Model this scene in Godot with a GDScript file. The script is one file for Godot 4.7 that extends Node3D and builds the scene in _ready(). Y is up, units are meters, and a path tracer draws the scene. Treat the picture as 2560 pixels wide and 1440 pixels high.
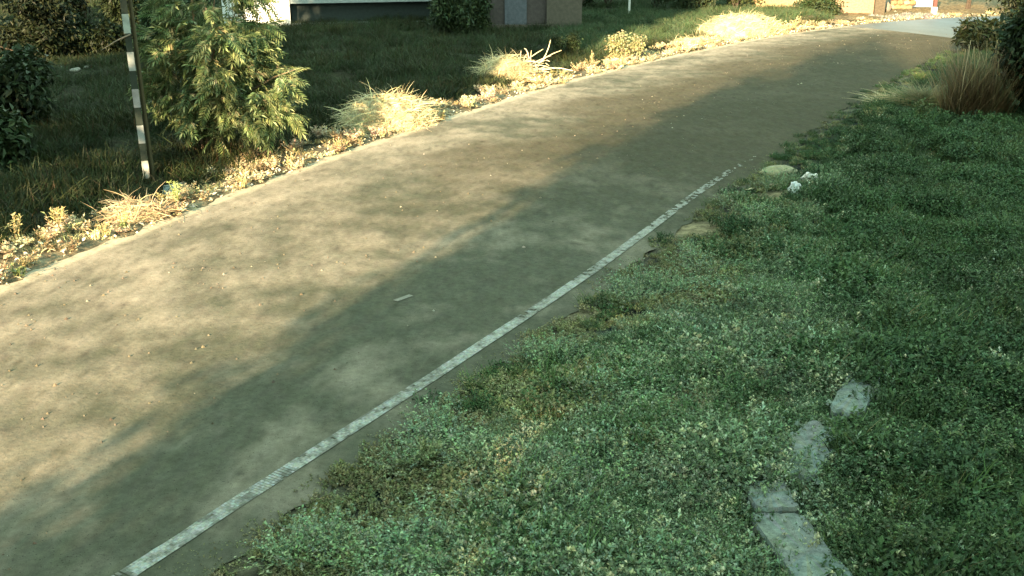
extends Node3D
# A village road bend seen from a pole about four metres up, late sun raking along the road between two tree rows.

class Buf:
	var v := PackedVector3Array()
	var n := PackedVector3Array()
	var c := PackedColorArray()
	func tri(a: Vector3, b: Vector3, d: Vector3, col: Color) -> void:
		var nn := (d - a).cross(b - a).normalized()
		v.append(a); v.append(b); v.append(d)
		n.append(nn); n.append(nn); n.append(nn)
		c.append(col); c.append(col); c.append(col)
	func quad(a: Vector3, b: Vector3, d: Vector3, e: Vector3, col: Color) -> void:
		tri(a, b, d, col); tri(a, d, e, col)
	func leaf(p: Vector3, d: Vector3, s: Vector3, l: float, w: float, col: Color) -> void:
		var up := s.cross(d).normalized()
		var m := p + d * l * 0.45
		var tip := p + d * l - up * l * 0.12
		tri(p, m + s * w * 0.5 + up * w * 0.18, tip, col)
		tri(p, tip, m - s * w * 0.5 + up * w * 0.18, col)
	func blade(p: Vector3, d: Vector3, bend: Vector3, l: float, w: float, col: Color, segs := 3) -> void:
		var s := d.cross(Vector3(bend.z + 0.31, 0.2, -bend.x + 0.17)).normalized()
		var prev := p
		for i in segs:
			var t := float(i + 1) / segs
			var q := p + d * l * t + bend * l * t * t
			var w0 := w * (1.0 - 0.85 * float(i) / segs) * 0.5
			var w1 := w * (1.0 - 0.85 * t) * 0.5
			quad(prev - s * w0, prev + s * w0, q + s * w1, q - s * w1, col)
			prev = q
	func tube(pts: Array, radii: Array, sides: int, col: Color) -> void:
		var rings := []
		for i in pts.size():
			var t: Vector3 = (pts[mini(i + 1, pts.size() - 1)] - pts[maxi(i - 1, 0)]).normalized()
			var s := t.cross(Vector3(0.13, 0.2, 1) if absf(t.z) < 0.8 else Vector3(1, 0.1, 0)).normalized()
			var u := s.cross(t)
			var ring := []
			for k in sides:
				var a := TAU * k / sides
				ring.append([pts[i] + (s * cos(a) + u * sin(a)) * radii[i], s * cos(a) + u * sin(a)])
			rings.append(ring)
		for i in pts.size() - 1:
			for k in sides:
				var a = rings[i][k]; var b = rings[i][(k + 1) % sides]
				var d = rings[i + 1][(k + 1) % sides]; var e = rings[i + 1][k]
				for q in [a, b, d, a, d, e]:
					v.append(q[0]); n.append(q[1]); c.append(col)
		for k in range(1, sides - 1):
			tri(rings[-1][0][0], rings[-1][k + 1][0], rings[-1][k][0], col)
	func box(o: Vector3, x: Vector3, y: Vector3, z: Vector3, col: Color) -> void:
		# o is the centre; x, y, z are half edges
		for q in [[x, y, z], [-x, z, y], [y, z, x], [-y, x, z], [z, x, y], [-z, y, x]]:
			quad(o + q[0] - q[1] - q[2], o + q[0] - q[1] + q[2], o + q[0] + q[1] + q[2], o + q[0] + q[1] - q[2], col)
	func mesh() -> ArrayMesh:
		var a := []
		a.resize(Mesh.ARRAY_MAX)
		a[Mesh.ARRAY_VERTEX] = v; a[Mesh.ARRAY_NORMAL] = n; a[Mesh.ARRAY_COLOR] = c
		var m := ArrayMesh.new()
		m.add_surface_from_arrays(Mesh.PRIMITIVE_TRIANGLES, a)
		return m

var rng := RandomNumberGenerator.new()
var M := {}
var noise_a := FastNoiseLite.new()
var noise_b := FastNoiseLite.new()
var left_edge := PackedVector2Array()
var right_edge := PackedVector2Array()
var road_poly := PackedVector2Array()
var bare := []      # [centre, radius] where no plant grows
var used := {}

# ---------------------------------------------------------------- helpers
func rf(a: float, b: float) -> float:
	return rng.randf_range(a, b)

func numbered(called: String) -> String:
	if not used.has(called):
		used[called] = 0
		return called
	used[called] += 1
	return "%s_%03d" % [called, used[called]]

func tag(o: Node3D, label: String, category: String, group := "") -> Node3D:
	o.set_meta("label", label); o.set_meta("category", category)
	if group != "":
		o.set_meta("group", group)
	return o

func thing(called: String, label: String, category: String, at: Vector3, turn := 0.0, group := "") -> Node3D:
	var o := Node3D.new()
	o.name = numbered(called)
	o.position = at
	o.rotation.y = turn
	add_child(o, true)
	return tag(o, label, category, group)

func part(called: String, mesh: Mesh, m: Material, parent: Node, at := Vector3.ZERO) -> MeshInstance3D:
	var o := MeshInstance3D.new()
	o.name = called if parent != self else numbered(called)
	o.mesh = mesh
	o.material_override = m
	o.position = at
	parent.add_child(o, true)
	return o

func many(called: String, mesh: Mesh, m: Material, parent: Node, xf: Array, tint: Array) -> MultiMeshInstance3D:
	var mm := MultiMesh.new()
	mm.transform_format = MultiMesh.TRANSFORM_3D
	mm.use_colors = true
	mm.mesh = mesh
	mm.instance_count = xf.size()
	for i in xf.size():
		mm.set_instance_transform(i, xf[i])
		mm.set_instance_color(i, tint[i])
	var o := MultiMeshInstance3D.new()
	o.name = called if parent != self else numbered(called)
	o.multimesh = mm
	o.material_override = m
	parent.add_child(o, true)
	return o

func stuff(o: Node3D, label: String, category: String) -> void:
	o.set_meta("kind", "stuff")
	tag(o, label, category)

func copy(o: Node3D, at: Vector3, turn: float, size: float, label: String, tall := 1.0) -> Node3D:
	var d: Node3D = o.duplicate()
	d.name = numbered(String(o.name))
	add_child(d, true)
	d.position = at
	d.rotation.y = turn
	d.scale = Vector3(size, size * tall, size)
	d.set_meta("label", label)
	return d

func vary(c: Color, k := 0.25) -> Color:
	var g := 1.0 + rf(-k, k)
	return Color(c.r * g * rf(0.9, 1.1), c.g * g * rf(0.94, 1.06), c.b * g * rf(0.88, 1.12))

func round_dir(low: float, high: float) -> Vector3:
	var a := rf(0, TAU)
	var e := deg_to_rad(rf(low, high))
	return Vector3(cos(a) * cos(e), sin(e), sin(a) * cos(e))

func side_of(d: Vector3) -> Vector3:
	return d.cross(Vector3(rf(-0.5, 0.5), 1, rf(-0.5, 0.5))).normalized()

func place(size: float, at: Vector3, stretch := 1.0) -> Transform3D:
	return Transform3D(Basis(Vector3.UP, rf(0, TAU)).scaled(Vector3(size, size * stretch, size)), at)

# ---------------------------------------------------------------- lie of the land
func line_dist(p: Vector2, line: PackedVector2Array) -> float:
	var best := 1e9
	for i in line.size() - 1:
		best = minf(best, p.distance_squared_to(Geometry2D.get_closest_point_to_segment(p, line[i], line[i + 1])))
	return sqrt(best)

func off_road(p: Vector2) -> Vector2:
	# x: distance outside the road (negative inside), y: -1 left of it, +1 right of it
	var l := line_dist(p, left_edge)
	var r := line_dist(p, right_edge)
	var s := -1.0 if l < r else 1.0
	var d := minf(l, r)
	return Vector2(-d if Geometry2D.is_point_in_polygon(p, road_poly) else d, s)

func height_off(p: Vector2, o: Vector2) -> float:
	var t := smoothstep(0.0, 1.4, o.x)
	var big := noise_a.get_noise_2d(p.x * 14.0, p.y * 14.0)
	var small := noise_a.get_noise_2d(p.x * 70.0 + 40.0, p.y * 70.0)
	var h := (big * 0.22 + small * 0.05 + (0.08 if o.y > 0 else 0.0)) * t
	return (-0.025 if o.x <= 0.0 else lerpf(-0.02, 0.02, smoothstep(0.0, 0.25, o.x))) + h

func ground_y(p: Vector2) -> float:
	return height_off(p, off_road(p))

func on_ground(p: Vector3, sink := 0.0) -> Vector3:
	return Vector3(p.x, ground_y(Vector2(p.x, p.z)) - sink, p.z)

func smooth_line(src: PackedVector2Array, step: float) -> PackedVector2Array:
	var c := Curve2D.new()
	for i in src.size():
		var t := (src[mini(i + 1, src.size() - 1)] - src[maxi(i - 1, 0)]) / 6.0
		c.add_point(src[i], -t, t)
	var out := PackedVector2Array()
	var count := int(c.get_baked_length() / step)
	for i in count + 1:
		out.append(c.sample_baked(c.get_baked_length() * i / count, true))
	return out

# ---------------------------------------------------------------- materials
func grain(sd: int, freq: float, lo: float, hi: float, size: int, specks: int) -> ImageTexture:
	var f := FastNoiseLite.new()
	f.seed = sd; f.frequency = freq; f.fractal_octaves = 5; f.fractal_gain = 0.62
	var im := f.get_seamless_image(size, size)
	im.convert(Image.FORMAT_RGB8)
	var g := RandomNumberGenerator.new()
	g.seed = sd
	for y in size:
		for x in size:
			var k := lerpf(lo, hi, im.get_pixel(x, y).r) * g.randf_range(0.9, 1.08)
			im.set_pixel(x, y, Color(k, k, k))
	for i in specks:
		var x := g.randi_range(0, size - 3); var y := g.randi_range(0, size - 3)
		var k := g.randf_range(0.35, 1.0)
		im.fill_rect(Rect2i(x, y, g.randi_range(1, 3), g.randi_range(1, 2)), Color(k, k, k))
	im.generate_mipmaps()
	return ImageTexture.create_from_image(im)

func bumps(sd: int, freq: float, strength: float) -> ImageTexture:
	var f := FastNoiseLite.new()
	f.seed = sd; f.frequency = freq; f.fractal_octaves = 4; f.fractal_gain = 0.7
	var im := f.get_seamless_image(512, 512)
	im.bump_map_to_normal_map(strength)
	return ImageTexture.create_from_image(im)

func surface(tex: Texture2D, nrm: Texture2D, scale: float, rough: float, spec := 0.35) -> StandardMaterial3D:
	var m := StandardMaterial3D.new()
	m.vertex_color_use_as_albedo = true
	m.albedo_texture = tex
	m.uv1_triplanar = true
	m.uv1_world_triplanar = true
	m.uv1_scale = Vector3.ONE * scale
	m.roughness = rough
	m.metallic_specular = spec
	if nrm:
		m.normal_enabled = true
		m.normal_texture = nrm
		m.normal_scale = 0.5
	return m

func plant(back: float, rough := 0.6) -> StandardMaterial3D:
	var m := StandardMaterial3D.new()
	m.vertex_color_use_as_albedo = true
	m.roughness = rough
	m.metallic_specular = 0.3
	m.cull_mode = BaseMaterial3D.CULL_DISABLED
	if back > 0:
		m.backlight_enabled = true
		m.backlight = Color(back, back, back)
	return m

# ---------------------------------------------------------------- plants
func weed_patch(sd: int, plants: int, r: float, h: float, leaf: float, green: Color, dry: Color) -> ArrayMesh:
	rng.seed = sd
	var b := Buf.new()
	for i in plants:
		var a := rf(0, TAU)
		var o := Vector3(cos(a), 0, sin(a)) * r * sqrt(rng.randf())
		var col := vary(green, 0.35) if rng.randf() < 0.86 else vary(dry, 0.3)
		for k in rng.randi_range(4, 6):
			var d := round_dir(25, 85)
			var l := h * rf(0.6, 1.15)
			b.blade(o, d, Vector3(0, -0.15, 0), l, 0.005, vary(col, 0.1) * 0.8, 2)
			for j in rng.randi_range(7, 10):
				var t := rf(0.25, 1.0)
				var p := o + d * l * t + Vector3(0, -0.15, 0) * l * t * t
				var ld := (round_dir(-15, 50) + d * 0.4).normalized()
				b.leaf(p, ld, side_of(ld), leaf * rf(0.6, 1.3), leaf * rf(0.4, 0.7), vary(col, 0.3))
	return b.mesh()

func tuft(sd: int, blades: int, r: float, h: float, w: float, green: Color, dry: Color, dry_share: float) -> ArrayMesh:
	rng.seed = sd
	var b := Buf.new()
	for i in blades:
		var a := rf(0, TAU)
		var o := Vector3(cos(a), 0, sin(a)) * r * sqrt(rng.randf())
		var d := round_dir(48, 88)
		var bend := Vector3(d.x, -0.35, d.z) * rf(0.3, 0.9)
		b.blade(o, d, bend, h * rf(0.5, 1.2), w * rf(0.7, 1.3), vary(dry if rng.randf() < dry_share else green, 0.3), 3)
	return b.mesh()

func verge_plant(called: String, label: String, category: String, at: Vector3, h: float, w: float, stems: int, leaves: int, leaf: float, cols: Array, group := "", low := 30.0) -> Node3D:
	# a small standing plant: stems from one root with leaves along them
	var t := thing(called, label, category, on_ground(at), 0.0, group)
	var s := Buf.new()
	var f := Buf.new()
	for i in stems:
		var d := round_dir(low, 88)
		var reach := Vector3(d.x * w * 0.9, d.y * h, d.z * w * 0.9) * rf(0.7, 1.1)
		var o := Vector3(rf(-0.05, 0.05), -0.02, rf(-0.05, 0.05))
		var bend := Vector3(rf(-0.06, 0.06), -rf(0.0, 0.15) * h, rf(-0.06, 0.06))
		var pts := []
		for k in 4:
			var u := k / 3.0
			pts.append(o + reach * u + bend * u * u)
		s.tube(pts, [0.008, 0.007, 0.005, 0.002], 4, vary(cols[0] * 0.7, 0.2))
		for k in leaves:
			var u := rf(0.2, 1.0)
			var ld := (round_dir(-30, 55) + reach.normalized() * 0.5).normalized()
			f.leaf(o + reach * u + bend * u * u, ld, side_of(ld), leaf * rf(0.6, 1.3), leaf * rf(0.22, 0.45), vary(cols[rng.randi() % cols.size()], 0.25))
	part("stem", s.mesh(), M.plant, t)
	var fo := part("foliage", f.mesh(), M.plant, t)
	fo.set_meta("kind", "stuff")
	return t

func straw_heap(label: String, at: Vector3, rx: float, ry: float, h: float, strands: int, col: Color, turn := 0.0, group := "") -> Node3D:
	var t := thing("straw_heap", label, "dry grass", on_ground(at), turn, group)
	var core := Buf.new()
	var rings := 7; var seg := 22
	var grid := []
	for i in rings + 1:
		var row := []
		for k in seg:
			var u := float(i) / rings
			var a := TAU * k / seg
			var lump := 1.0 + 0.22 * noise_a.get_noise_3d(cos(a) * 90.0 + at.x * 30.0, u * 140.0, sin(a) * 90.0)
			row.append(Vector3(cos(a) * rx * 0.92 * cos(u * PI / 2) * lump, h * 0.82 * sin(u * PI / 2) * lump - 0.05, sin(a) * ry * 0.92 * cos(u * PI / 2) * lump))
		grid.append(row)
	for i in rings:
		for k in seg:
			core.quad(grid[i][k], grid[i + 1][k], grid[i + 1][(k + 1) % seg], grid[i][(k + 1) % seg], vary(col * 0.7, 0.2))
	part("packed_core", core.mesh(), M.plant, t)
	var s := Buf.new()
	for i in strands:
		var a := rf(0, TAU)
		var u := asin(rng.randf())
		var o := Vector3(cos(a) * rx * cos(u), h * 0.85 * sin(u), sin(a) * ry * cos(u)) * rf(0.85, 1.08)
		var out := Vector3(cos(a), 0.5, sin(a))
		var d := (out * 0.5 + round_dir(-25, 75)).normalized()
		s.blade(o - d * 0.1, d, Vector3(rf(-0.3, 0.3), -rf(0.15, 0.7), rf(-0.3, 0.3)), rf(0.22, 0.6), rf(0.009, 0.02), vary(col, 0.35), 3)
	var st := part("straw", s.mesh(), M.plant, t)
	st.set_meta("kind", "stuff")
	return t

func leaf_clump(sd: int, leaves: int, r: float, leaf: float, cols: Array) -> ArrayMesh:
	rng.seed = sd
	var b := Buf.new()
	for i in leaves:
		var p := round_dir(-80, 80) * r * pow(rng.randf(), 0.4)
		var d := (p.normalized() * 0.6 + round_dir(-60, 30)).normalized()
		b.leaf(p, d, side_of(d), leaf * rf(0.7, 1.3), leaf * rf(0.35, 0.6), vary(cols[rng.randi() % cols.size()], 0.25))
	return b.mesh()

func frond(sd: int, pairs: int, l: float, leaf: float, cols: Array) -> ArrayMesh:
	rng.seed = sd
	var b := Buf.new()
	b.blade(Vector3.ZERO, Vector3(1, 0.25, 0).normalized(), Vector3(0.1, -0.45, 0), l, 0.008, cols[0] * 0.8, 3)
	for i in pairs:
		var t := lerpf(0.25, 0.95, float(i) / maxf(1, pairs - 1))
		var p := Vector3(1, 0.25, 0).normalized() * l * t + Vector3(0.1, -0.45, 0) * l * t * t
		for s in [-1.0, 1.0]:
			var d := Vector3(0.55 + t * 0.4, -0.25 - rf(0.0, 0.3), s).normalized()
			b.leaf(p, d, Vector3(-d.z, 0.15, d.x).normalized(), leaf * rf(0.8, 1.15), leaf * 0.24, vary(cols[rng.randi() % cols.size()], 0.2))
	b.leaf(Vector3(l * 1.02, -0.2 * l, 0), Vector3(0.8, -0.6, 0), Vector3(0, 0, 1), leaf, leaf * 0.25, vary(cols[0], 0.2))
	return b.mesh()

func bush(called: String, label: String, category: String, at: Vector3, size: Vector3, base: float, clumps: int, cm: ArrayMesh, tint: Color, group := "", trunks := 3) -> Node3D:
	# shrub or tree: trunk, limbs, and a crown of leaf clumps in uneven masses
	var t := thing(called, label, category, on_ground(at), 0.0, group)
	var w := Buf.new()
	var masses := []
	var count := maxi(5, clumps / 28)
	for i in count:
		var p := round_dir(-60, 85) * rf(0.35, 0.9)
		masses.append([Vector3(p.x * size.x, base + size.y * (0.5 + p.y * 0.5), p.z * size.z), rf(0.22, 0.5)])
	for i in trunks:
		var o := Vector3(rf(-0.12, 0.12), -0.1, rf(-0.12, 0.12)) * (size.x * 0.5)
		o.y = -0.1
		var end: Vector3 = masses[i % count][0]
		var mid := o.lerp(end, 0.5) + Vector3(rf(-0.1, 0.1), size.y * 0.08, rf(-0.1, 0.1))
		var r := clampf(size.y * 0.022, 0.02, 0.2)
		w.tube([o, o.lerp(mid, 0.5) + Vector3(0, 0.04, 0), mid, end], [r, r * 0.8, r * 0.6, r * 0.25], 6, Color(0.09, 0.07, 0.05))
		part("trunk", w.mesh(), M.bark, t)
		w = Buf.new()
	for i in range(trunks, mini(count, trunks + 6)):
		var o := Vector3(0, base * 0.6 + size.y * 0.1, 0)
		var end: Vector3 = masses[i][0]
		w.tube([o, o.lerp(end, 0.5) + Vector3(0, 0.05 * size.y, 0), end], [size.y * 0.012, size.y * 0.008, size.y * 0.004], 5, Color(0.09, 0.07, 0.05))
	if w.v.size() > 0:
		part("limb", w.mesh(), M.bark, t)
	var xf := []; var tints := []
	for i in clumps:
		var m = masses[rng.randi() % count]
		var p: Vector3 = round_dir(-80, 85) * pow(rng.randf(), 0.65) * m[1]
		var q: Vector3 = m[0] + Vector3(p.x * size.x, p.y * size.y * 0.6, p.z * size.z)
		q.y = maxf(q.y, 0.08)
		xf.append(Transform3D(Basis.from_euler(Vector3(rf(-0.6, 0.6), rf(0, TAU), rf(-0.6, 0.6))).scaled(Vector3.ONE * rf(0.7, 1.25)), q))
		tints.append(vary(tint, 0.2))
	var c := many("crown", cm, M.plant, t, xf, tints)
	c.set_meta("kind", "stuff")
	return t

# ---------------------------------------------------------------- building it
func _ready() -> void:
	rng.seed = 20261
	noise_a.seed = 3; noise_a.frequency = 0.01; noise_a.fractal_octaves = 3
	noise_b.seed = 11; noise_b.frequency = 0.01; noise_b.fractal_octaves = 5; noise_b.fractal_gain = 0.6

	var cam := Camera3D.new()
	cam.name = "camera"
	cam.fov = 30.96
	cam.near = 0.1
	cam.far = 800
	cam.position = Vector3(0, 4, 0)
	cam.rotation_degrees = Vector3(-19.5, 0, 0)
	add_child(cam)
	cam.current = true

	var env := Environment.new()
	env.background_mode = Environment.BG_SKY
	var sky := Sky.new()
	var sm := ProceduralSkyMaterial.new()
	sm.sky_top_color = Color(0.58, 0.70, 0.66)
	sm.sky_horizon_color = Color(0.77, 0.82, 0.74)
	sm.sky_curve = 0.2
	sm.ground_bottom_color = Color(0.16, 0.17, 0.13)
	sm.ground_horizon_color = Color(0.5, 0.52, 0.45)
	sm.sky_energy_multiplier = 0.85
	sky.sky_material = sm
	env.sky = sky
	env.tonemap_mode = Environment.TONE_MAPPER_LINEAR
	env.tonemap_exposure = 8.6
	env.sdfgi_enabled = true
	env.ssao_enabled = true
	env.ssil_enabled = true
	var we := WorldEnvironment.new()
	we.name = "world"
	we.environment = env
	add_child(we)

	var sun := DirectionalLight3D.new()
	sun.name = "sun"
	sun.light_color = Color(1.0, 0.87, 0.70)
	sun.light_energy = 1.3
	sun.light_angular_distance = 0.5
	sun.shadow_enabled = true
	add_child(sun)
	sun.look_at_from_position(Vector3.ZERO, Vector3(0.38, -0.262, -0.89))

	# ---- materials
	M.plant = plant(0.5)
	M.bark = surface(grain(5, 0.03, 0.5, 1.0, 256, 300), null, 2.0, 0.9)
	M.soil = surface(grain(7, 0.012, 0.45, 1.0, 1024, 9000), bumps(8, 0.03, 9.0), 0.4, 0.95, 0.2)
	M.asphalt = surface(grain(9, 0.03, 0.82, 1.0, 1024, 7000), bumps(10, 0.08, 1.2), 0.33, 0.95, 0.15)
	M.sky_sheen = surface(grain(19, 0.03, 0.85, 1.0, 256, 300), null, 0.5, 0.5, 0.45)
	M.paint = surface(grain(13, 0.04, 0.7, 1.0, 512, 2500), null, 1.3, 0.7)
	M.concrete = surface(grain(15, 0.02, 0.65, 1.0, 512, 2500), bumps(16, 0.05, 6.0), 1.0, 0.9)
	M.plain = surface(grain(17, 0.015, 0.8, 1.0, 512, 600), null, 0.7, 0.75)

	# ---- the road
	left_edge = smooth_line(PackedVector2Array([Vector2(-8.2, 6.0), Vector2(-7.6, -2.0), Vector2(-6.9, -7.0), Vector2(-5.87, -11.23), Vector2(-4.91, -13.97), Vector2(-2.83, -19.09), Vector2(1.24, -27.08), Vector2(5.28, -33.24), Vector2(9.42, -38.57), Vector2(12.95, -42.14), Vector2(17.6, -45.6), Vector2(25.0, -47.5), Vector2(44.0, -46.0)]), 0.5)
	right_edge = smooth_line(PackedVector2Array([Vector2(-3.3, 6.0), Vector2(-2.8, -1.0), Vector2(-2.35, -4.4), Vector2(-1.90, -5.85), Vector2(-1.30, -7.12), Vector2(-0.17, -9.07), Vector2(0.96, -11.16), Vector2(2.33, -13.87), Vector2(4.24, -17.44), Vector2(6.92, -22.44), Vector2(10.48, -28.39), Vector2(14.33, -34.19), Vector2(19.5, -37.4), Vector2(26.0, -38.5), Vector2(44.0, -37.5)]), 0.5)
	road_poly = left_edge.duplicate()
	for i in range(right_edge.size() - 1, -1, -1):
		road_poly.append(right_edge[i])
	bare = [[Vector2(1.81, -5.95), 0.26], [Vector2(1.87, -5.63), 0.27], [Vector2(1.92, -5.34), 0.28], [Vector2(1.82, -6.35), 0.24], [Vector2(2.22, -6.98), 0.3], [Vector2(2.06, -6.77), 0.24], [Vector2(2.37, -7.18), 0.27], [Vector2(2.85, -7.80), 0.27], [Vector2(3.32, -8.40), 0.22], [Vector2(4.73, -16.09), 0.3], [Vector2(4.29, -15.24), 0.32], [Vector2(4.44, -16.85), 0.4], [Vector2(2.49, -13.67), 0.45], [Vector2(3.88, -15.05), 0.3], [Vector2(0.60, -10.40), 0.22]]
	build_ground()
	build_road()
	build_buildings()
	build_trees()
	build_pole()
	build_verge()
	build_right_bank()
	build_cover()

func build_ground() -> void:
	var xs := []; var zs := []
	var x := -14.0
	while x < 24.0:
		xs.append(x); x += 0.25
	var z := 3.0
	while z > -52.0:
		zs.append(z); z -= 0.25 if z > -24.0 else 0.4
	var k := 0.6
	var far := xs[-1] as float
	while far < 420.0:
		xs.append(far); far += k; k *= 1.35
	k = 0.6; far = -14.2
	while far > -420.0:
		xs.push_front(far); far -= k; k *= 1.35
	k = 0.6; far = zs[-1] - 0.4
	while far > -460.0:
		zs.append(far); far -= k; k *= 1.35
	k = 0.6; far = 3.4
	while far < 420.0:
		zs.push_front(far); far += k; k *= 1.35
	var st := SurfaceTool.new()
	st.begin(Mesh.PRIMITIVE_TRIANGLES)
	for j in zs.size():
		for i in xs.size():
			var p := Vector2(xs[i], zs[j])
			var o := off_road(p)
			var h := height_off(p, o)
			var n := noise_b.get_noise_2d(p.x * 60.0, p.y * 60.0)
			var n2 := noise_b.get_noise_2d(p.x * 190.0 + 50.0, p.y * 190.0)
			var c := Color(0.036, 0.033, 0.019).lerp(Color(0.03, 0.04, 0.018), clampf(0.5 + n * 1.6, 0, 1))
			if o.y < 0.0:
				# pale dust and dead leaves beside the asphalt
				c = c.lerp(Color(0.30, 0.25, 0.16), (1.0 - smoothstep(0.25, 1.0 + n, o.x)) * clampf(0.8 + n2, 0, 1))
			else:
				c = c.lerp(Color(0.15, 0.125, 0.075), 0.85)
				c = c.lerp(Color(0.21, 0.175, 0.105), (1.0 - smoothstep(0.15, maxf(0.45, 0.9 + n * 1.4), o.x)) * clampf(0.8 + n2 * 1.2, 0, 1))
				for q in bare.slice(9):
					c = c.lerp(Color(0.32, 0.255, 0.145), 0.9 - smoothstep(q[1] * 0.5, q[1] * 1.25, p.distance_to(q[0]) + n2 * 0.12))
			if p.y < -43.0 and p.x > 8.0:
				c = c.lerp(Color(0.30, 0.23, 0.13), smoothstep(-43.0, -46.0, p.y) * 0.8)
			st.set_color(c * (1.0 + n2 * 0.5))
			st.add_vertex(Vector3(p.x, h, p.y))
	var w := xs.size()
	for j in zs.size() - 1:
		for i in w - 1:
			var a := j * w + i
			for q in [a, a + w, a + 1, a + 1, a + w, a + w + 1]:
				st.add_index(q)
	st.generate_normals()
	var g := part("ground", st.commit(), M.soil, self)
	g.set_meta("kind", "structure")
	g.set_meta("label", "uneven soil of the verges, bank and field")

func build_road() -> void:
	var road := Node3D.new()
	road.name = "road"
	add_child(road)
	road.set_meta("kind", "structure")
	road.set_meta("label", "dusty asphalt road bending away to the right")
	var n := 620; var m := 84
	var st := SurfaceTool.new()
	st.begin(Mesh.PRIMITIVE_TRIANGLES)
	for i in n + 1:
		var a := along(left_edge, float(i) / n)
		var b := along(right_edge, float(i) / n)
		for k in m + 1:
			var t := float(k) / m
			var p := a.lerp(b, t)
			if k == 0 or k == m:
				p += (a - b).normalized() * (1.0 if k == 0 else -1.0) * (0.06 + 0.16 * noise_a.get_noise_2d(p.x * 150.0, p.y * 150.0))
			var d := noise_b.get_noise_2d(p.x * 26.0, p.y * 26.0)
			var e := noise_b.get_noise_2d(p.x * 110.0 + 9.0, p.y * 110.0)
			var f := noise_b.get_noise_2d(p.x * 420.0, p.y * 420.0 + 70.0)
			# dust towards the far side, sunlit band and shaded near lane painted in too
			var dust_sun := clampf(0.68 - 0.8 * t + d * 0.8 + e * 0.6, 0.0, 1.0)
			dust_sun = maxf(dust_sun, 1.0 - smoothstep(0.0, 0.055, t + e * 0.03))
			var c := Color(0.084, 0.083, 0.060).lerp(Color(0.29, 0.245, 0.19), dust_sun)
			c = c.lerp(Color(0.058, 0.05, 0.031), 0.85 * smoothstep(-11.0, -20.0, p.y) * smoothstep(-44.0, -38.0, p.y) * smoothstep(0.12, 0.45, t + d * 0.3))  # tree shade over the far right stretch, painted as brown
			if dust_sun > 0.25 and e * 0.9 + f * 1.1 < -0.22:
				c = c.lerp(Color(0.10, 0.085, 0.06), 0.15)
			var s := noise_b.get_noise_2d(p.x * 380.0 + 200.0, p.y * 380.0)
			c = c.lerp(Color(0.42, 0.36, 0.26), (1.0 - smoothstep(0.012, 0.03, t + e * 0.012)) * 0.8)
			st.set_color(c * clampf(1.0 + f * 0.22 + (minf(s + 0.16, 0.0) * 0.9 if dust_sun > 0.2 else s * 0.25), 0.3, 1.4))
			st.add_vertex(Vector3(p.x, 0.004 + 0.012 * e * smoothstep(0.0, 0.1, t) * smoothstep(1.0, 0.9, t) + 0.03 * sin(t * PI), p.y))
	var far_from := 0
	while along(left_edge, float(far_from) / n).y > -42.5:
		far_from += 1
	var sky_sheen := SurfaceTool.new()
	sky_sheen.begin(Mesh.PRIMITIVE_TRIANGLES)
	for i in range(far_from, n + 1):
		for k in m + 1:
			var p := along(left_edge, float(i) / n).lerp(along(right_edge, float(i) / n), float(k) / m)
			sky_sheen.set_color(Color(0.07, 0.062, 0.045).lerp(Color(0.075, 0.095, 0.11), clampf((i - far_from) / 34.0 + 0.3 * noise_b.get_noise_2d(p.x * 40.0, p.y * 40.0), 0, 1)) * (1.0 + 0.4 * noise_b.get_noise_2d(p.x * 60.0, p.y * 60.0)))  # blue of the reflected sky painted into the far asphalt
			sky_sheen.add_vertex(Vector3(p.x, 0.004 + 0.03 * sin(PI * k / m), p.y))
	for i in n:
		for k in m:
			var q := (i if i < far_from else i - far_from) * (m + 1) + k
			for x in [q, q + m + 1, q + 1, q + 1, q + m + 1, q + m + 2]:
				(st if i < far_from else sky_sheen).add_index(x)
	st.generate_normals()
	sky_sheen.generate_normals()
	part("sky_sheen_stretch", sky_sheen.commit(), M.sky_sheen, road)
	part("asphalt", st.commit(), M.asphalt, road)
	# worn white edge line
	var line := smooth_line(PackedVector2Array([Vector2(-2.75, -3.4), Vector2(-2.78, -5.19), Vector2(-2.48, -5.72), Vector2(-1.70, -7.11), Vector2(-0.39, -9.41), Vector2(1.08, -12.10), Vector2(2.93, -15.78), Vector2(4.33, -18.33)]), 0.025)
	var l := Buf.new()
	var total := line.size()
	for i in total - 1:
		var t := (line[i + 1] - line[i]).normalized()
		var s := Vector2(-t.y, t.x)
		for k in 6:
			var q := line[i] + s * (k - 2.5) * 0.022
			var wear := noise_b.get_noise_2d(q.x * 700.0, q.y * 700.0) + 0.7 * noise_b.get_noise_2d(q.x * 90.0, q.y * 90.0)
			var far := float(i) / total
			if wear > 0.62 - pow(far, 3.0) * 1.15 + rf(-0.15, 0.15):
				continue
			var h := 0.008 + road_lift(q)
			var c := vary(Color(0.38, 0.385, 0.35).lerp(Color(0.2, 0.19, 0.15), clampf(far * 0.9 + wear * 0.4, 0, 1)), 0.1)
			c = c.lerp(Color(0.11, 0.105, 0.08), clampf(0.25 + wear * 1.3 + rf(-0.25, 0.25) + (0.2 if k in [0, 5] else 0.0), 0.0, 0.9))
			l.quad(v3(q - t * 0.0126 - s * 0.0112, h), v3(q + t * 0.0126 - s * 0.0112, h), v3(q + t * 0.0126 + s * 0.0112, h), v3(q - t * 0.0126 + s * 0.0112, h), c)
	part("white_edge_line", l.mesh(), M.paint, road)
	var d := Buf.new()
	var p0 := Vector2(-1.29, -10.78); var p1 := Vector2(-1.13, -10.96)
	var t2 := (p1 - p0).normalized()
	var s2 := Vector2(-t2.y, t2.x) * 0.035
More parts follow.
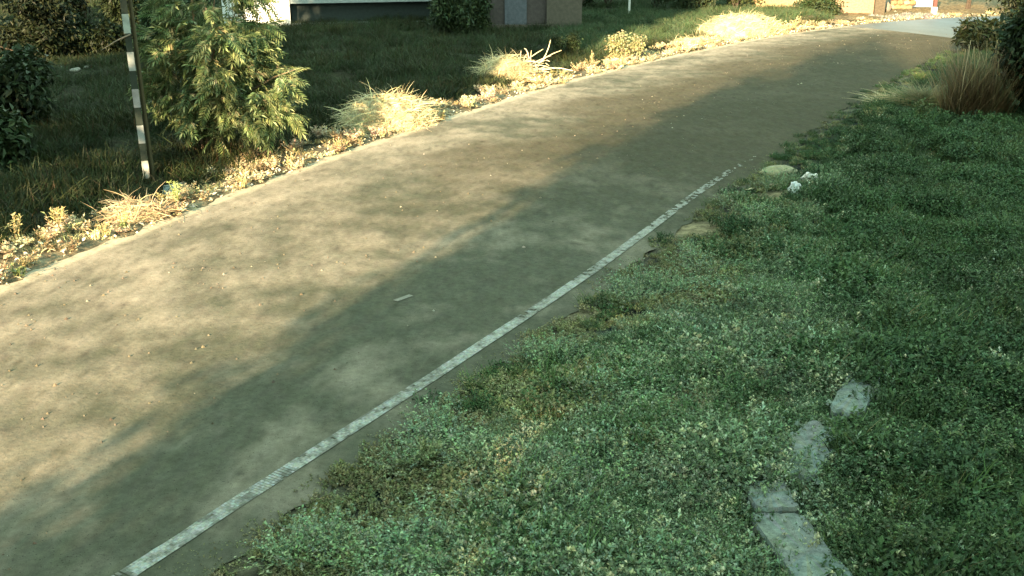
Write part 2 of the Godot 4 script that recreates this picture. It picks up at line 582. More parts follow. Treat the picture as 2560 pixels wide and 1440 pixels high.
	d.quad(v3(p0 - s2, road_lift(p0) + 0.008), v3(p1 - s2, road_lift(p1) + 0.008), v3(p1 + s2, road_lift(p1) + 0.008), v3(p0 + s2, road_lift(p0) + 0.008), Color(0.2, 0.19, 0.15))
	part("paint_remnant", d.mesh(), M.paint, road)
	# stones, clods and bits of leaf lying on the dusty half
	var b := Buf.new()
	for i in 4200:
		var u := rng.randf(); var t := pow(rng.randf(), 1.4) * 0.8
		var q := along(left_edge, 0.1 + u * 0.75).lerp(along(right_edge, 0.1 + u * 0.75), t)
		if noise_b.get_noise_2d(q.x * 60.0, q.y * 60.0) + rf(-0.25, 0.25) < 0.05:
			continue
		var r := rf(0.006, 0.022)
		var c := vary(Color(0.10, 0.085, 0.06) if rng.randf() < 0.9 else Color(0.28, 0.25, 0.19), 0.3)
		pebble(b, v3(q, road_lift(q) + r * 0.3), r, c)
	var g := part("loose_stones", b.mesh(), M.plant, self)
	stuff(g, "small stones and clods scattered over the dusty half of the road", "stones")

func pebble(b: Buf, p: Vector3, r: float, c: Color) -> void:
	var ring := []
	for k in 5:
		var a := TAU * k / 5 + rf(-0.4, 0.4)
		ring.append(p + Vector3(cos(a) * r * rf(0.7, 1.4), -r * 0.4, sin(a) * r * rf(0.7, 1.4)))
	var top := p + Vector3(rf(-0.3, 0.3) * r, r * rf(0.5, 0.9), rf(-0.3, 0.3) * r)
	for k in 5:
		b.tri(ring[k], top, ring[(k + 1) % 5], c)

func v3(p: Vector2, h: float) -> Vector3:
	return Vector3(p.x, h, p.y)

func along(line: PackedVector2Array, t: float) -> Vector2:
	var f := clampf(t, 0, 1) * (line.size() - 1)
	var i := mini(int(f), line.size() - 2)
	return line[i].lerp(line[i + 1], f - i)

func road_lift(p: Vector2) -> float:
	# height of the asphalt near its right edge and middle
	var w := 6.4
	var t := clampf(line_dist(p, right_edge) / w, 0.0, 1.0)
	return 0.03 * sin(t * PI) + 0.012 * noise_b.get_noise_2d(p.x * 110.0 + 9.0, p.y * 110.0) * smoothstep(0.0, 0.1, t) + 0.004

func wall_box(called: String, parent: Node, c: Vector3, half: Vector3, col: Color, m: Material) -> MeshInstance3D:
	var b := Buf.new()
	b.box(Vector3.ZERO, Vector3(half.x, 0, 0), Vector3(0, half.y, 0), Vector3(0, 0, half.z), col)
	return part(called, b.mesh(), m, parent, c)

func build_buildings() -> void:
	# white shed beyond the field: white side wall, long low dark opening under a pale lintel
	var a := Vector3(-11.29, 0, -41.82); var e := Vector3(-3.20, 0, -43.82)
	var mid := (a + e) / 2
	var t := thing("shed", "low white shed with a long dark opening beyond the field", "shed", on_ground(Vector3(mid.x, 0, mid.z), 0.1), atan2(-(e.z - a.z), e.x - a.x))
	var w := a.distance_to(e)
	var white := Color(0.78, 0.80, 0.78)
	wall_box("side_wall", t, Vector3(-w * 0.345, 1.3, -1.8), Vector3(w * 0.155, 1.3, 1.8), white, M.plain)
	wall_box("lintel", t, Vector3(w * 0.155, 1.06, -0.3), Vector3(w * 0.342, 0.1, 0.25), Color(0.34, 0.38, 0.37), M.plain)
	wall_box("upper_wall", t, Vector3(w * 0.155, 1.9, -0.42), Vector3(w * 0.342, 0.735, 0.12), Color(0.62, 0.66, 0.62), M.plain)
	wall_box("sill", t, Vector3(w * 0.155, 0.14, -0.1), Vector3(w * 0.342, 0.06, 0.3), Color(0.24, 0.26, 0.24), M.concrete)
	wall_box("back_wall", t, Vector3(w * 0.155, 1.3, -3.5), Vector3(w * 0.342, 1.3, 0.1), Color(0.12, 0.13, 0.12), M.plain)
	wall_box("end_wall", t, Vector3(w * 0.49, 1.3, -2.0), Vector3(0.1, 1.3, 1.4), Color(0.3, 0.32, 0.3), M.plain)
	wall_box("opening_shade_panel", t, Vector3(w * 0.155, 0.58, -0.42), Vector3(w * 0.335, 0.36, 0.03), Color(0.035, 0.045, 0.04), M.plain)  # near-black panel paints the shade inside the opening
	wall_box("roof", t, Vector3(0, 2.68, -1.7), Vector3(w * 0.53, 0.06, 2.1), Color(0.4, 0.42, 0.42), M.plain)

	# grey plastered house behind the straw heap
	var h0 := Vector3(-1.03, 0, -42.47); var h1 := Vector3(2.15, 0, -39.69)
	var hm := (h0 + h1) / 2
	var hw := h0.distance_to(h1)
	var g := thing("plastered_house", "grey brown plastered house behind the straw heap with branches", "house", on_ground(hm, 0.1), 0.04)
	wall_box("wall", g, Vector3(0, 1.5, -2.0), Vector3(hw / 2, 1.5, 2.0), Color(0.075, 0.065, 0.06), M.plain)
	wall_box("pilaster", g, Vector3(hw * 0.34, 1.5, 0.05), Vector3(hw * 0.16, 1.5, 0.1), Color(0.10, 0.09, 0.07), M.plain)
	wall_box("door", g, Vector3(-hw * 0.1, 1.05, 0.03), Vector3(0.42, 1.0, 0.04), Color(0.10, 0.11, 0.13), M.plain)
	wall_box("plinth", g, Vector3(-hw * 0.16, 0.15, 0.12), Vector3(hw * 0.34, 0.16, 0.16), Color(0.12, 0.10, 0.085), M.concrete)
	wall_box("roof", g, Vector3(0, 3.06, -1.9), Vector3(hw / 2 + 0.3, 0.06, 2.5), Color(0.2, 0.2, 0.19), M.plain)

	# sunlit mud wall at the far bend, its brown gate pillar, rubble, white sheet and marker post
	var m0 := Vector3(11.33, 0, -50.67); var m1 := Vector3(16.54, 0, -49.10)
	var mm := (m0 + m1) / 2
	var mw := m0.distance_to(m1)
	var mud := thing("mud_wall", "long tan mud wall lit by the sun at the far bend", "wall", on_ground(mm, 0.1), atan2(-(m1.z - m0.z), m1.x - m0.x))
	for i in 3:
		wall_box("wall_panel", mud, Vector3(mw * (-0.333 + i * 0.333), 1.1 - 0.05 * i, -0.15 - 0.02 * i), Vector3(mw * 0.1665, 1.1, 0.18), [Color(0.36, 0.26, 0.14), Color(0.38, 0.28, 0.16), Color(0.36, 0.235, 0.15)][i], M.concrete)
	wall_box("coping", mud, Vector3(0, 2.24, -0.17), Vector3(mw * 0.5, 0.07, 0.26), Color(0.3, 0.22, 0.13), M.concrete)
	var pl := Vector3(16.72, 0, -48.88)
	var pil := thing("gate_pillar", "dark brown square pillar at the end of the tan mud wall", "pillar", on_ground(pl, 0.1), -0.2)
	wall_box("shaft", pil, Vector3(0, 1.2, 0), Vector3(0.22, 1.2, 0.22), Color(0.10, 0.085, 0.055), M.concrete)
	wall_box("cap", pil, Vector3(0, 2.46, 0), Vector3(0.28, 0.06, 0.28), Color(0.14, 0.12, 0.09), M.concrete)
	var po := thing("thin_post", "thin pale post standing behind the round boulder", "post", on_ground(Vector3(18.11, 0, -51.61), 0.1))
	var tb := Buf.new()
	tb.tube([Vector3.ZERO, Vector3(0.02, 1.2, 0), Vector3(0, 2.2, 0)], [0.06, 0.055, 0.05], 8, Color(0.42, 0.4, 0.36))
	part("shaft", tb.mesh(), M.plain, po)
	tb = Buf.new()
	tb.tube([Vector3(0, 2.2, 0), Vector3(0, 2.26, 0)], [0.07, 0.07], 8, Color(0.2, 0.19, 0.17))
	part("cap", tb.mesh(), M.plain, po)
	boulder("boulder", "round grey brown boulder beside the dark brown pillar", Vector3(17.33, 0, -49.98), Vector3(0.34, 0.3, 0.32), Color(0.26, 0.22, 0.17))
	# rubble wall of single stones
	var rw := thing("stone_wall", "short wall of rough orange tan stones beside the white sheet", "wall", on_ground(Vector3(18.26, 0, -50.44), 0.05), -0.1)
	for row in 7:
		for i in 4:
			var sb := Buf.new()
			stone(sb, Vector3(0.17, 0.13, 0.16), vary(Color(0.38, 0.26, 0.15), 0.35))
			part("stone", sb.mesh(), M.concrete, rw, Vector3(-0.42 + i * 0.27 + (0.12 if row % 2 else 0.0) + rf(-0.02, 0.02), 0.1 + row * 0.21, rf(-0.04, 0.04)))
	# white sheet hung from a rail
	var ws := thing("white_sheet", "pale white sheet screen standing at the far bend right of the stones", "screen", on_ground(Vector3(19.21, 0, -50.67), 0.05), -0.12)
	var cl := Buf.new()
	for i in 24:
		var x0 := -0.65 + i * 1.3 / 24; var x1 := x0 + 1.3 / 24
		var z0 := 0.04 * sin(x0 * 15.0) ; var z1 := 0.04 * sin(x1 * 15.0)
		cl.quad(Vector3(x0, 0.1, z0), Vector3(x0, 1.9, z0 * 0.5), Vector3(x1, 1.9, z1 * 0.5), Vector3(x1, 0.1, z1), Color(0.62, 0.64, 0.66) if i < 12 else Color(0.42, 0.44, 0.44))
	part("sheet", cl.mesh(), M.plain, ws)
	var fr := Buf.new()
	fr.tube([Vector3(-0.68, 0, 0), Vector3(-0.68, 1.95, 0)], [0.03, 0.03], 6, Color(0.2, 0.18, 0.15))
	part("stake", fr.mesh(), M.plain, ws)
	fr = Buf.new()
	fr.tube([Vector3(0.68, 0, 0), Vector3(0.68, 1.95, 0)], [0.03, 0.03], 6, Color(0.2, 0.18, 0.15))
	part("stake", fr.mesh(), M.plain, ws)
	fr = Buf.new()
	fr.tube([Vector3(-0.72, 1.93, 0), Vector3(0.72, 1.93, 0)], [0.02, 0.02], 6, Color(0.2, 0.18, 0.15))
	part("rail", fr.mesh(), M.plain, ws)
	var mk := thing("marker_post", "dark red post with a white foot at the edge of the far road", "post", on_ground(Vector3(19.06, 0, -48.45), 0.02))
	wall_box("white_foot", mk, Vector3(0, 0.17, 0), Vector3(0.1, 0.17, 0.1), Color(0.75, 0.73, 0.66), M.plain)
	wall_box("shaft", mk, Vector3(0, 1.1, 0), Vector3(0.075, 0.76, 0.075), Color(0.12, 0.05, 0.04), M.plain)
	wall_box("cap", mk, Vector3(0, 1.9, 0), Vector3(0.09, 0.04, 0.09), Color(0.16, 0.07, 0.05), M.plain)
	var gb := Buf.new()
	for i in 260:
		var q := Vector3(17.45, 0, -47.21) + Vector3(rng.randfn(0, 0.9), 0, rng.randfn(0, 0.7))
		pebble(gb, on_ground(q) + Vector3(0, 0.04, 0), rf(0.05, 0.13), vary(Color(0.12, 0.115, 0.10), 0.4))
	stuff(part("rubble", gb.mesh(), M.plant, self), "grey rubble spread below the white sheet", "rubble")
	var pp := thing("pale_pole", "thin pale pole standing in the green strip beyond the road", "pole", on_ground(Vector3(5.27, 0, -48.24), 0.05))
	tb = Buf.new()
	tb.tube([Vector3.ZERO, Vector3(0, 1.5, 0), Vector3(0.01, 3.0, 0)], [0.05, 0.047, 0.045], 8, Color(0.62, 0.62, 0.58))
	part("shaft", tb.mesh(), M.plain, pp)
	tb = Buf.new()
	tb.tube([Vector3(0.01, 3.0, 0), Vector3(0.01, 3.05, 0)], [0.06, 0.06], 8, Color(0.3, 0.3, 0.28))
	part("cap", tb.mesh(), M.plain, pp)

func stone(b: Buf, r: Vector3, c: Color) -> void:
	var g := []
	for i in 4:
		var row := []
		for k in 7:
			var u := -1.2 + i * 0.8
			var a := TAU * k / 7
			var f := rf(0.85, 1.15)
			row.append(Vector3(cos(a) * cos(u) * r.x * f, sin(u) * r.y * f, sin(a) * cos(u) * r.z * f))
		g.append(row)
	for i in 3:
		for k in 7:
			b.quad(g[i][k], g[i + 1][k], g[i + 1][(k + 1) % 7], g[i][(k + 1) % 7], c)
	for k in range(1, 6):
		b.tri(g[3][0], g[3][k], g[3][k + 1], c)

func boulder(called: String, label: String, at: Vector3, r: Vector3, c: Color, group := "") -> MeshInstance3D:
	var st := SurfaceTool.new()
	st.begin(Mesh.PRIMITIVE_TRIANGLES)
	var nu := 10; var nk := 16
	for i in nu + 1:
		for k in nk:
			var u := -PI / 2 + PI * i / nu
			var a := TAU * k / nk
			var d := Vector3(cos(a) * cos(u), sin(u), sin(a) * cos(u))
			var f := 1.0 + 0.35 * noise_a.get_noise_3d(d.x * 60.0 + at.x * 40.0, d.y * 60.0, d.z * 60.0 + at.z * 40.0)
			st.set_color(vary(c, 0.08))
			st.add_vertex(d * r * f)
	for i in nu:
		for k in nk:
			var p := i * nk + k; var q := i * nk + (k + 1) % nk
			for s in [p, p + nk, q, q, p + nk, q + nk]:
				st.add_index(s)
	st.generate_normals()
	var o := part(called, st.commit(), M.concrete, self, on_ground(at) + Vector3(0, r.y * 0.55, 0))
	tag(o, label, "stone", group)
	return o

func build_trees() -> void:
	var dark := [Color(0.035, 0.052, 0.022), Color(0.045, 0.06, 0.024), Color(0.03, 0.045, 0.022)]
	var big := leaf_clump(501, 26, 0.55, 0.30, dark)
	var mid := leaf_clump(502, 34, 0.34, 0.16, dark)
	var yel := leaf_clump(503, 40, 0.22, 0.09, [Color(0.26, 0.26, 0.13), Color(0.19, 0.21, 0.09), Color(0.30, 0.27, 0.15)])
	rng.seed = 77
	# the rows on both sides of the road that shade the near lane, the bank and the field
	var row := bush("roadside_tree", "tall leafy tree of the roadside row shading the road", "tree", Vector3(-7.1, 0, 9.0), Vector3(3.4, 11.0, 3.4), 0.9, 900, big, Color.WHITE, "roadside row of tall trees", 1)
	for q in [Vector2(-3.6, 9.8), Vector2(0.0, 8.8), Vector2(3.6, 9.8), Vector2(7.2, 8.0), Vector2(10.6, 6.5)]:
		copy(row, on_ground(v3(q, 0)), rf(0, TAU), rf(0.95, 1.08), row.get_meta("label"))
	copy(row, on_ground(Vector3(11.6, 0, -11.5)), 1.0, 0.85, row.get_meta("label"))  # unseen tree added to darken the right of the bank
	copy(row, on_ground(Vector3(9.6, 0, -5.0)), 3.0, 0.9, row.get_meta("label"))
	for q in [Vector2(-15.2, -1.0), Vector2(-19.4, -3.2), Vector2(-23.0, 1.5), Vector2(-15.6, -9.5), Vector2(-15.4, -17.5)]:  # the last one is added out of view to shade the field
		copy(row, on_ground(v3(q, 0)), rf(0, TAU), rf(1.1, 1.2), row.get_meta("label"), 1.4)
	for q in [Vector2(-34.5, -2.0), Vector2(-38.5, 0.5)]:  # unseen trees added to shade the shrubs at the far left
		copy(row, on_ground(v3(q, 0)), rf(0, TAU), 1.15, row.get_meta("label"), 1.3)
	bush("roadside_tree", "low dense tree added out of view to shade the field edge", "tree", Vector3(-13.7, 0, -1.0), Vector3(1.6, 4.6, 1.6), 0.0, 260, big, Color.WHITE, "", 1)  # unseen, put here to shade the grass at the left
	# dark growth at the left of the field
	bush("dark_tree", "dark tree with a bare pale trunk behind the banded pole", "tree", Vector3(-16.94, 0, -42.47), Vector3(2.2, 4.5, 2.0), 0.9, 260, mid, Color(0.32, 0.33, 0.28), "", 2)
	bush("dark_shrub", "dark shrub at the corner behind the leafy dry plants", "shrub", Vector3(-9.99, 0, -20.64), Vector3(1.3, 1.6, 1.2), 0.0, 200, mid, Color(0.55, 0.6, 0.55))
	bush("dark_shrub", "broad dark shrub along the far left of the field", "shrub", Vector3(-14.76, 0, -31.96), Vector3(2.2, 2.0, 1.6), 0.0, 260, mid, Color(0.32, 0.33, 0.28))
	bush("dark_shrub", "dark shrub between the banded pole and the leafy young tree", "shrub", Vector3(-10.16, 0, -31.96), Vector3(1.4, 2.2, 1.2), 0.0, 220, mid, Color(0.75, 0.9, 0.85))
	bush("dark_shrub", "dark green shrub between the white shed and the grey house", "shrub", Vector3(-1.80, 0, -39.98), Vector3(1.5, 1.9, 1.2), 0.0, 220, mid, Color(0.9, 0.95, 0.9))
	bush("dark_shrub", "round dark shrub just right of the tangle of dry branches", "shrub", Vector3(1.62, 0, -32.94), Vector3(0.48, 0.85, 0.45), 0.0, 120, leaf_clump(504, 40, 0.16, 0.07, dark), Color(0.8, 0.85, 0.85))
	bush("dark_shrub", "tall loose dark shrub left of the dark tree with the pale trunk", "shrub", Vector3(-16.73, 0, -38.03), Vector3(1.7, 2.6, 1.3), 0.0, 240, mid, Color(0.35, 0.36, 0.26))
	bush("dark_shrub", "black green shrub right behind the banded pole", "shrub", Vector3(-13.59, 0, -38.03), Vector3(1.5, 2.8, 1.2), 0.0, 230, mid, Color(0.45, 0.5, 0.42))
	bush("dark_shrub", "low dark shrub at the left edge under the corner shrub", "shrub", Vector3(-8.51, 0, -16.85), Vector3(0.75, 0.8, 0.7), 0.0, 120, mid, Color(0.55, 0.65, 0.55))
	bush("dark_shrub", "low dark shrub in the field behind the row of pale stones", "shrub", Vector3(-13.14, 0, -32.94), Vector3(1.5, 1.0, 0.9), 0.0, 150, mid, Color(0.4, 0.42, 0.35))
	rng.seed = 78
	for q in [[Vector3(3.15, 0, -49.76), "dark hedge shrub just right of the grey brown house"], [Vector3(4.61, 0, -51.61), "dark hedge shrub just left of the thin pale pole"], [Vector3(6.80, 0, -50.67), "dark hedge shrub just right of the thin pale pole"], [Vector3(8.28, 0, -49.31), "dark hedge shrub at the end of the hedge nearest the tan wall"]]:
		bush("hedge_shrub", q[1], "shrub", q[0], Vector3(1.5, 2.4, 1.0), 0.0, 180, mid, Color(0.85, 0.9, 0.9), "hedge behind the green strip")
	bush("dark_shrub", "dark shrub standing in front of the tan mud wall", "shrub", Vector3(13.42, 0, -47.61), Vector3(1.5, 0.62, 0.7), 0.0, 160, mid, Color(0.8, 0.85, 0.8))
	bush("dark_shrub", "dull green shrub left of the tan mud wall behind the largest straw heap", "shrub", Vector3(10.48, 0, -50.21), Vector3(1.6, 1.8, 0.9), 0.0, 170, mid, Color(1.0, 0.95, 0.8))
	bush("dark_tree", "dark tree overhanging the far bend of the road", "tree", Vector3(21.34, 0, -50.21), Vector3(2.6, 3.6, 1.5), 0.2, 320, mid, Color(0.3, 0.34, 0.3), "", 2)
	bush("dark_tree", "black green tree at the far right edge above the reddish reeds", "tree", Vector3(16.94, 0, -35.08), Vector3(1.5, 4.2, 1.6), 0.0, 420, mid, Color(0.4, 0.44, 0.4), "", 2)
	bush("dark_shrub", "dark shrub at the right edge beside the reddish reeds", "shrub", Vector3(10.47, 0, -20.64), Vector3(0.95, 2.2, 1.0), 0.0, 260, mid, Color(0.55, 0.62, 0.6))
	bush("dark_shrub", "black shrub hiding the far road above the reddish reeds", "shrub", Vector3(14.75, 0, -33.34), Vector3(0.85, 0.9, 0.7), 0.0, 150, mid, Color(0.28, 0.32, 0.28))
	# little yellow-green bush on the far verge
	bush("verge_bush", "small yellow green bush on the far verge before the pale pole", "shrub", Vector3(3.39, 0, -31.77), Vector3(0.55, 0.75, 0.45), 0.0, 42, yel, Color.WHITE)

	# the young tree with hanging leaflets beside the banded pole
	rng.seed = 912
	var at := Vector3(-5.51, 0, -18.57)
	var t := thing("young_tree", "leafy young tree with hanging leaflets beside the banded pole", "tree", on_ground(at))
	var fr := frond(61, 8, 0.32, 0.115, [Color(0.17, 0.205, 0.09), Color(0.25, 0.26, 0.14), Color(0.12, 0.16, 0.065), Color(0.08, 0.115, 0.045)])
	var xf := []; var tints := []
	var ends := [Vector3(1.75, 1.55, 0.3), Vector3(1.55, 0.95, 0.5), Vector3(1.15, 0.75, 0.55), Vector3(1.0, 2.2, 0.0), Vector3(0.5, 1.5, 0.7), Vector3(0.55, 3.3, 0.0), Vector3(0.1, 2.5, 0.4), Vector3(-0.45, 2.0, 0.3), Vector3(-0.65, 1.25, 0.3), Vector3(-0.1, 3.7, -0.2), Vector3(0.9, 2.9, -0.4), Vector3(-0.4, 2.9, -0.1), Vector3(0.9, 1.25, -0.4), Vector3(0.2, 1.1, 0.5), Vector3(1.35, 1.9, -0.1), Vector3(0.6, 2.3, 0.6)]
	for i in ends.size():
		var e: Vector3 = ends[i]
		var o := Vector3(rf(-0.1, 0.12), -0.05, rf(-0.08, 0.08))
		var knee := Vector3(e.x * 0.3, e.y * 0.62 + 0.25, e.z * 0.3)
		var pts := []
		for k in 7:
			var u := k / 6.0
			pts.append(o.lerp(knee, u).lerp(knee.lerp(e, u), u))
		if i % 3 == 0:
			var tr := Buf.new()
			tr.tube(pts, [0.05, 0.042, 0.036, 0.03, 0.022, 0.014, 0.006], 7, vary(Color(0.24, 0.17, 0.10), 0.1))
			part("trunk", tr.mesh(), M.bark, t)
		else:
			var br := Buf.new()
			br.tube(pts, [0.025, 0.024, 0.022, 0.018, 0.014, 0.01, 0.004], 6, vary(Color(0.22, 0.17, 0.10), 0.1))
			part("branch", br.mesh(), M.bark, t)
		var twig := Vector3.ZERO
		for k in 84:
			if k % 7 == 0:
				var u := pow(rng.randf(), 0.6) * 0.72 + 0.28
				twig = o.lerp(knee, u).lerp(knee.lerp(e, u), u) + round_dir(-40, 60) * rf(0.08, 0.42)
			var p := twig + round_dir(-60, 60) * rf(0.0, 0.16)
			var out := Vector3(p.x - 0.35, 0, p.z)
			var yaw := atan2(-out.z, out.x) + rf(-1.2, 1.2)
			xf.append(Transform3D(Basis(Vector3.UP, yaw) * Basis(Vector3(0, 0, 1), rf(-1.1, 0.7)) * Basis(Vector3(1, 0, 0), rf(-1.0, 1.0)).scaled(Vector3.ONE * rf(0.7, 1.45)), p))
			tints.append(vary(Color.WHITE, 0.2))
	var cr := many("crown", fr, M.plant, t, xf, tints)
	cr.set_meta("kind", "stuff")
	var sh := Buf.new()
	for i in 9:
		var o2 := Vector3(rf(-0.16, 0.1), -0.05, rf(-0.05, 0.2))
		sh.tube([o2, o2 + Vector3(rf(-0.03, 0.03), 0.25, 0), o2 + Vector3(rf(-0.06, 0.06), rf(0.4, 0.6), rf(-0.05, 0.05))], [0.022, 0.02, 0.014], 6, vary(Color(0.30, 0.2, 0.12), 0.2))
	part("old_stub", sh.mesh(), M.bark, t)

func build_pole() -> void:
	var t := thing("banded_pole", "black and white banded steel pole beside the leafy young tree", "pole", on_ground(Vector3(-6.05, 0, -16.85), 0.05), 0.35)
	t.rotation.z = 0.012
	var dark := Color(0.035, 0.045, 0.035)
	wall_box("front_flange", t, Vector3(0, 3.0, 0.055), Vector3(0.05, 3.0, 0.006), dark, M.plain)
	wall_box("web", t, Vector3(0.0, 3.0, 0.0), Vector3(0.006, 3.0, 0.048), Color(0.06, 0.055, 0.035), M.plain)
	wall_box("back_flange", t, Vector3(0.0, 3.0, -0.055), Vector3(0.05, 3.0, 0.006), Color(0.06, 0.055, 0.035), M.plain)
	for i in 7:
		wall_box("white_band", t, Vector3(0, 0.24 + i * 0.585, 0.0625), Vector3(0.0515, 0.147, 0.003), vary(Color(0.36, 0.37, 0.35), 0.1), M.plain)
	# a second, dark brown tube beside it and a broken twig
	var b := Buf.new()
	b.tube([Vector3(0.1, -0.1, -0.06), Vector3(0.1, 3, -0.06), Vector3(0.1, 5.8, -0.06)], [0.035, 0.033, 0.03], 8, Color(0.07, 0.06, 0.03))
	part("side_tube", b.mesh(), M.plain, t)
	b = Buf.new()
	b.tube([Vector3(0.05, 2.42, 0.08), Vector3(-0.18, 2.33, 0.1), Vector3(-0.42, 2.2, 0.12)], [0.014, 0.011, 0.005], 5, Color(0.32, 0.27, 0.2))
	part("twig", b.mesh(), M.bark, t)

func build_verge() -> void:
	rng.seed = 4411
	var straw := Color(0.50, 0.43, 0.25)
	straw_heap("broad straw heap beside the road, nearest of the straw heaps", Vector3(-2.58, 0, -21.15), 0.92, 0.6, 0.82, 1500, straw, 0.3)
	straw_heap("straw heap with a tangle of pale dry branches on its right side", Vector3(-0.19, 0, -27.79), 0.72, 0.55, 0.78, 1200, straw, 0.2)
	straw_heap("low flat straw heap between the small yellow green bush and the largest heap", Vector3(6.21, 0, -36.25), 1.0, 0.5, 0.32, 700, straw, 0.5)
	straw_heap("largest straw heap, beside the road before the tan wall", Vector3(8.38, 0, -39.12), 1.75, 0.8, 1.0, 1800, straw, 0.35)
	straw_heap("small dry brown grass hump on the far verge under the banded pole", Vector3(-5.32, 0, -14.28), 0.38, 0.26, 0.3, 500, Color(0.40, 0.31, 0.19), 0.2)
	# dry branches
	var t := thing("branch_tangle", "tangle of pale dry branches leaning on a straw heap", "branches", on_ground(Vector3(0.59, 0, -28.09)))
	for i in 34:
		var b := Buf.new()
		var d := round_dir(0, 65)
		d = (d + Vector3(0.5, 0.1, 0.2)).normalized()
		var o := Vector3(rf(-0.45, 0.1), rf(0.05, 0.4), rf(-0.25, 0.25))
		var l := rf(0.45, 1.0)
		var bend := Vector3(rf(-0.4, 0.4), rf(-0.6, 0.1), rf(-0.4, 0.4)) * l
		var pts := []
		for k in 5:
			var u := k / 4.0
			pts.append(o + d * l * u + bend * u * u)
		var r := rf(0.012, 0.022)
		b.tube(pts, [r, r, r * 0.9, r * 0.8, r * 0.5], 5, vary(Color(0.55, 0.46, 0.30), 0.2))
		part("branch", b.mesh(), M.plant, t)
	for i in 3:
		var b := Buf.new()
		b.tube([Vector3(-0.35, 0.22 - i * 0.03, 0.3 + i * 0.05), Vector3(-0.1, 0.06, 0.42 + i * 0.05), Vector3(0.2, 0.02, 0.48 + i * 0.05), Vector3(0.55, 0.05, 0.4 + i * 0.06)], [0.02, 0.022, 0.018, 0.008], 6, Color(0.62, 0.55, 0.42))
		part("bent_stalk", b.mesh(), M.plant, t)
	# standing plants along the edge
	var dryleaf := [Color(0.42, 0.36, 0.18), Color(0.34, 0.32, 0.14), Color(0.46, 0.36, 0.22)]
	var fresh := [Color(0.30, 0.36, 0.13), Color(0.26, 0.33, 0.12), Color(0.38, 0.40, 0.2)]
	verge_plant("dry_plant", "bushy dry plant with drooping pale leaves at the left of the verge", "plant", Vector3(-6.13, 0, -13.58), 0.48, 0.34, 16, 16, 0.075, dryleaf)
	verge_plant("dry_plant", "thin dry plant in the corner left of the bushy dry plant", "plant", Vector3(-6.45, 0, -13.02), 0.4, 0.22, 8, 10, 0.06, dryleaf)
	verge_plant("green_plant", "pale green upright plant before the grey slab by the pole", "plant", Vector3(-4.98, 0, -15.05), 0.4, 0.16, 9, 14, 0.07, fresh, "", 55)
	verge_plant("dry_plant", "small dry plant on the verge below the brown grass hump", "plant", Vector3(-5.42, 0, -13.35), 0.26, 0.18, 9, 9, 0.06, dryleaf)
	verge_plant("green_plant", "small yellow green plant touching the brown grass hump", "plant", Vector3(-5.33, 0, -13.67), 0.24, 0.12, 7, 9, 0.055, fresh)
	verge_plant("white_plant", "low whitish plant in front of the young tree", "plant", Vector3(-5.13, 0, -17.29), 0.2, 0.2, 14, 12, 0.06, [Color(0.55, 0.55, 0.42), Color(0.42, 0.45, 0.28)])
	verge_plant("dry_plant", "leafy dry stems at the foot of the young tree", "plant", Vector3(-5.09, 0, -18.91), 0.34, 0.34, 12, 10, 0.07, [Color(0.36, 0.34, 0.15), Color(0.28, 0.3, 0.1)])
	verge_plant("dry_plant", "upright weed with a pale tip right of the small yellow green bush", "plant", Vector3(10.66, 0, -40.58), 0.7, 0.35, 9, 10, 0.12, dryleaf)
	verge_plant("dry_plant", "small forked weed left of the small yellow green bush", "plant", Vector3(2.37, 0, -31.21), 0.42, 0.18, 7, 7, 0.08, dryleaf)
	verge_plant("dry_plant", "tuft of pale weeds with a tall stalk on the verge right of the young tree", "plant", Vector3(-3.79, 0, -17.50), 0.3, 0.2, 12, 9, 0.055, dryleaf)
	verge_plant("dry_plant", "spreading dry weeds on the verge left of the broad straw heap", "plant", Vector3(-3.15, 0, -18.81), 0.28, 0.42, 18, 9, 0.055, dryleaf)
	verge_plant("dry_plant", "low dry weeds on the verge before the low whitish plant", "plant", Vector3(-4.27, 0, -16.03), 0.22, 0.24, 12, 9, 0.05, dryleaf)
	verge_plant("dry_plant", "small leafy weed by the asphalt in the left corner", "plant", Vector3(-5.88, 0, -11.72), 0.2, 0.14, 8, 9, 0.05, fresh)
	# grey slab by the pole
	var sl := thing("grey_slab", "pale grey slab leaning on the ground beside the banded pole", "slab", on_ground(Vector3(-5.38, 0, -16.03)), 0.2)
	var sb := Buf.new()
	var up := Vector3(0.05, 0.36, -0.93).normalized(); var nn := Vector3(0, 0.93, 0.36).normalized()
	sb.box(up * 0.12, Vector3(0.16, 0.02, 0), up * 0.13, nn * 0.018, Color(0.20, 0.25, 0.24))
	part("panel", sb.mesh(), M.plain, sl)
	sb = Buf.new()
	sb.box(up * 0.245 + nn * 0.012, Vector3(0.165, 0.02, 0), up * 0.012, nn * 0.02, Color(0.26, 0.30, 0.28))
	part("rim", sb.mesh(), M.plain, sl)
	# row of small edging stones in the dark field
	for i in 11:
		var u := i / 10.0
		var p := Vector3(-11.83, 0, -28.39).lerp(Vector3(-11.57, 0, -31.77), u)
		boulder("edging_stone", "pale field stone, %s of the row counted towards the banded pole" % ["first", "second", "third", "fourth", "fifth", "sixth", "seventh", "eighth", "ninth", "tenth", "last"][i], p + Vector3(rf(-0.05, 0.05), 0, rf(-0.1, 0.1)), Vector3(0.11, 0.07, 0.09) * rf(0.7, 1.2), Color(0.26, 0.26, 0.22), "row of pale stones in the field")
	# strip of dead leaves and chips along the far edge
	var b := Buf.new()
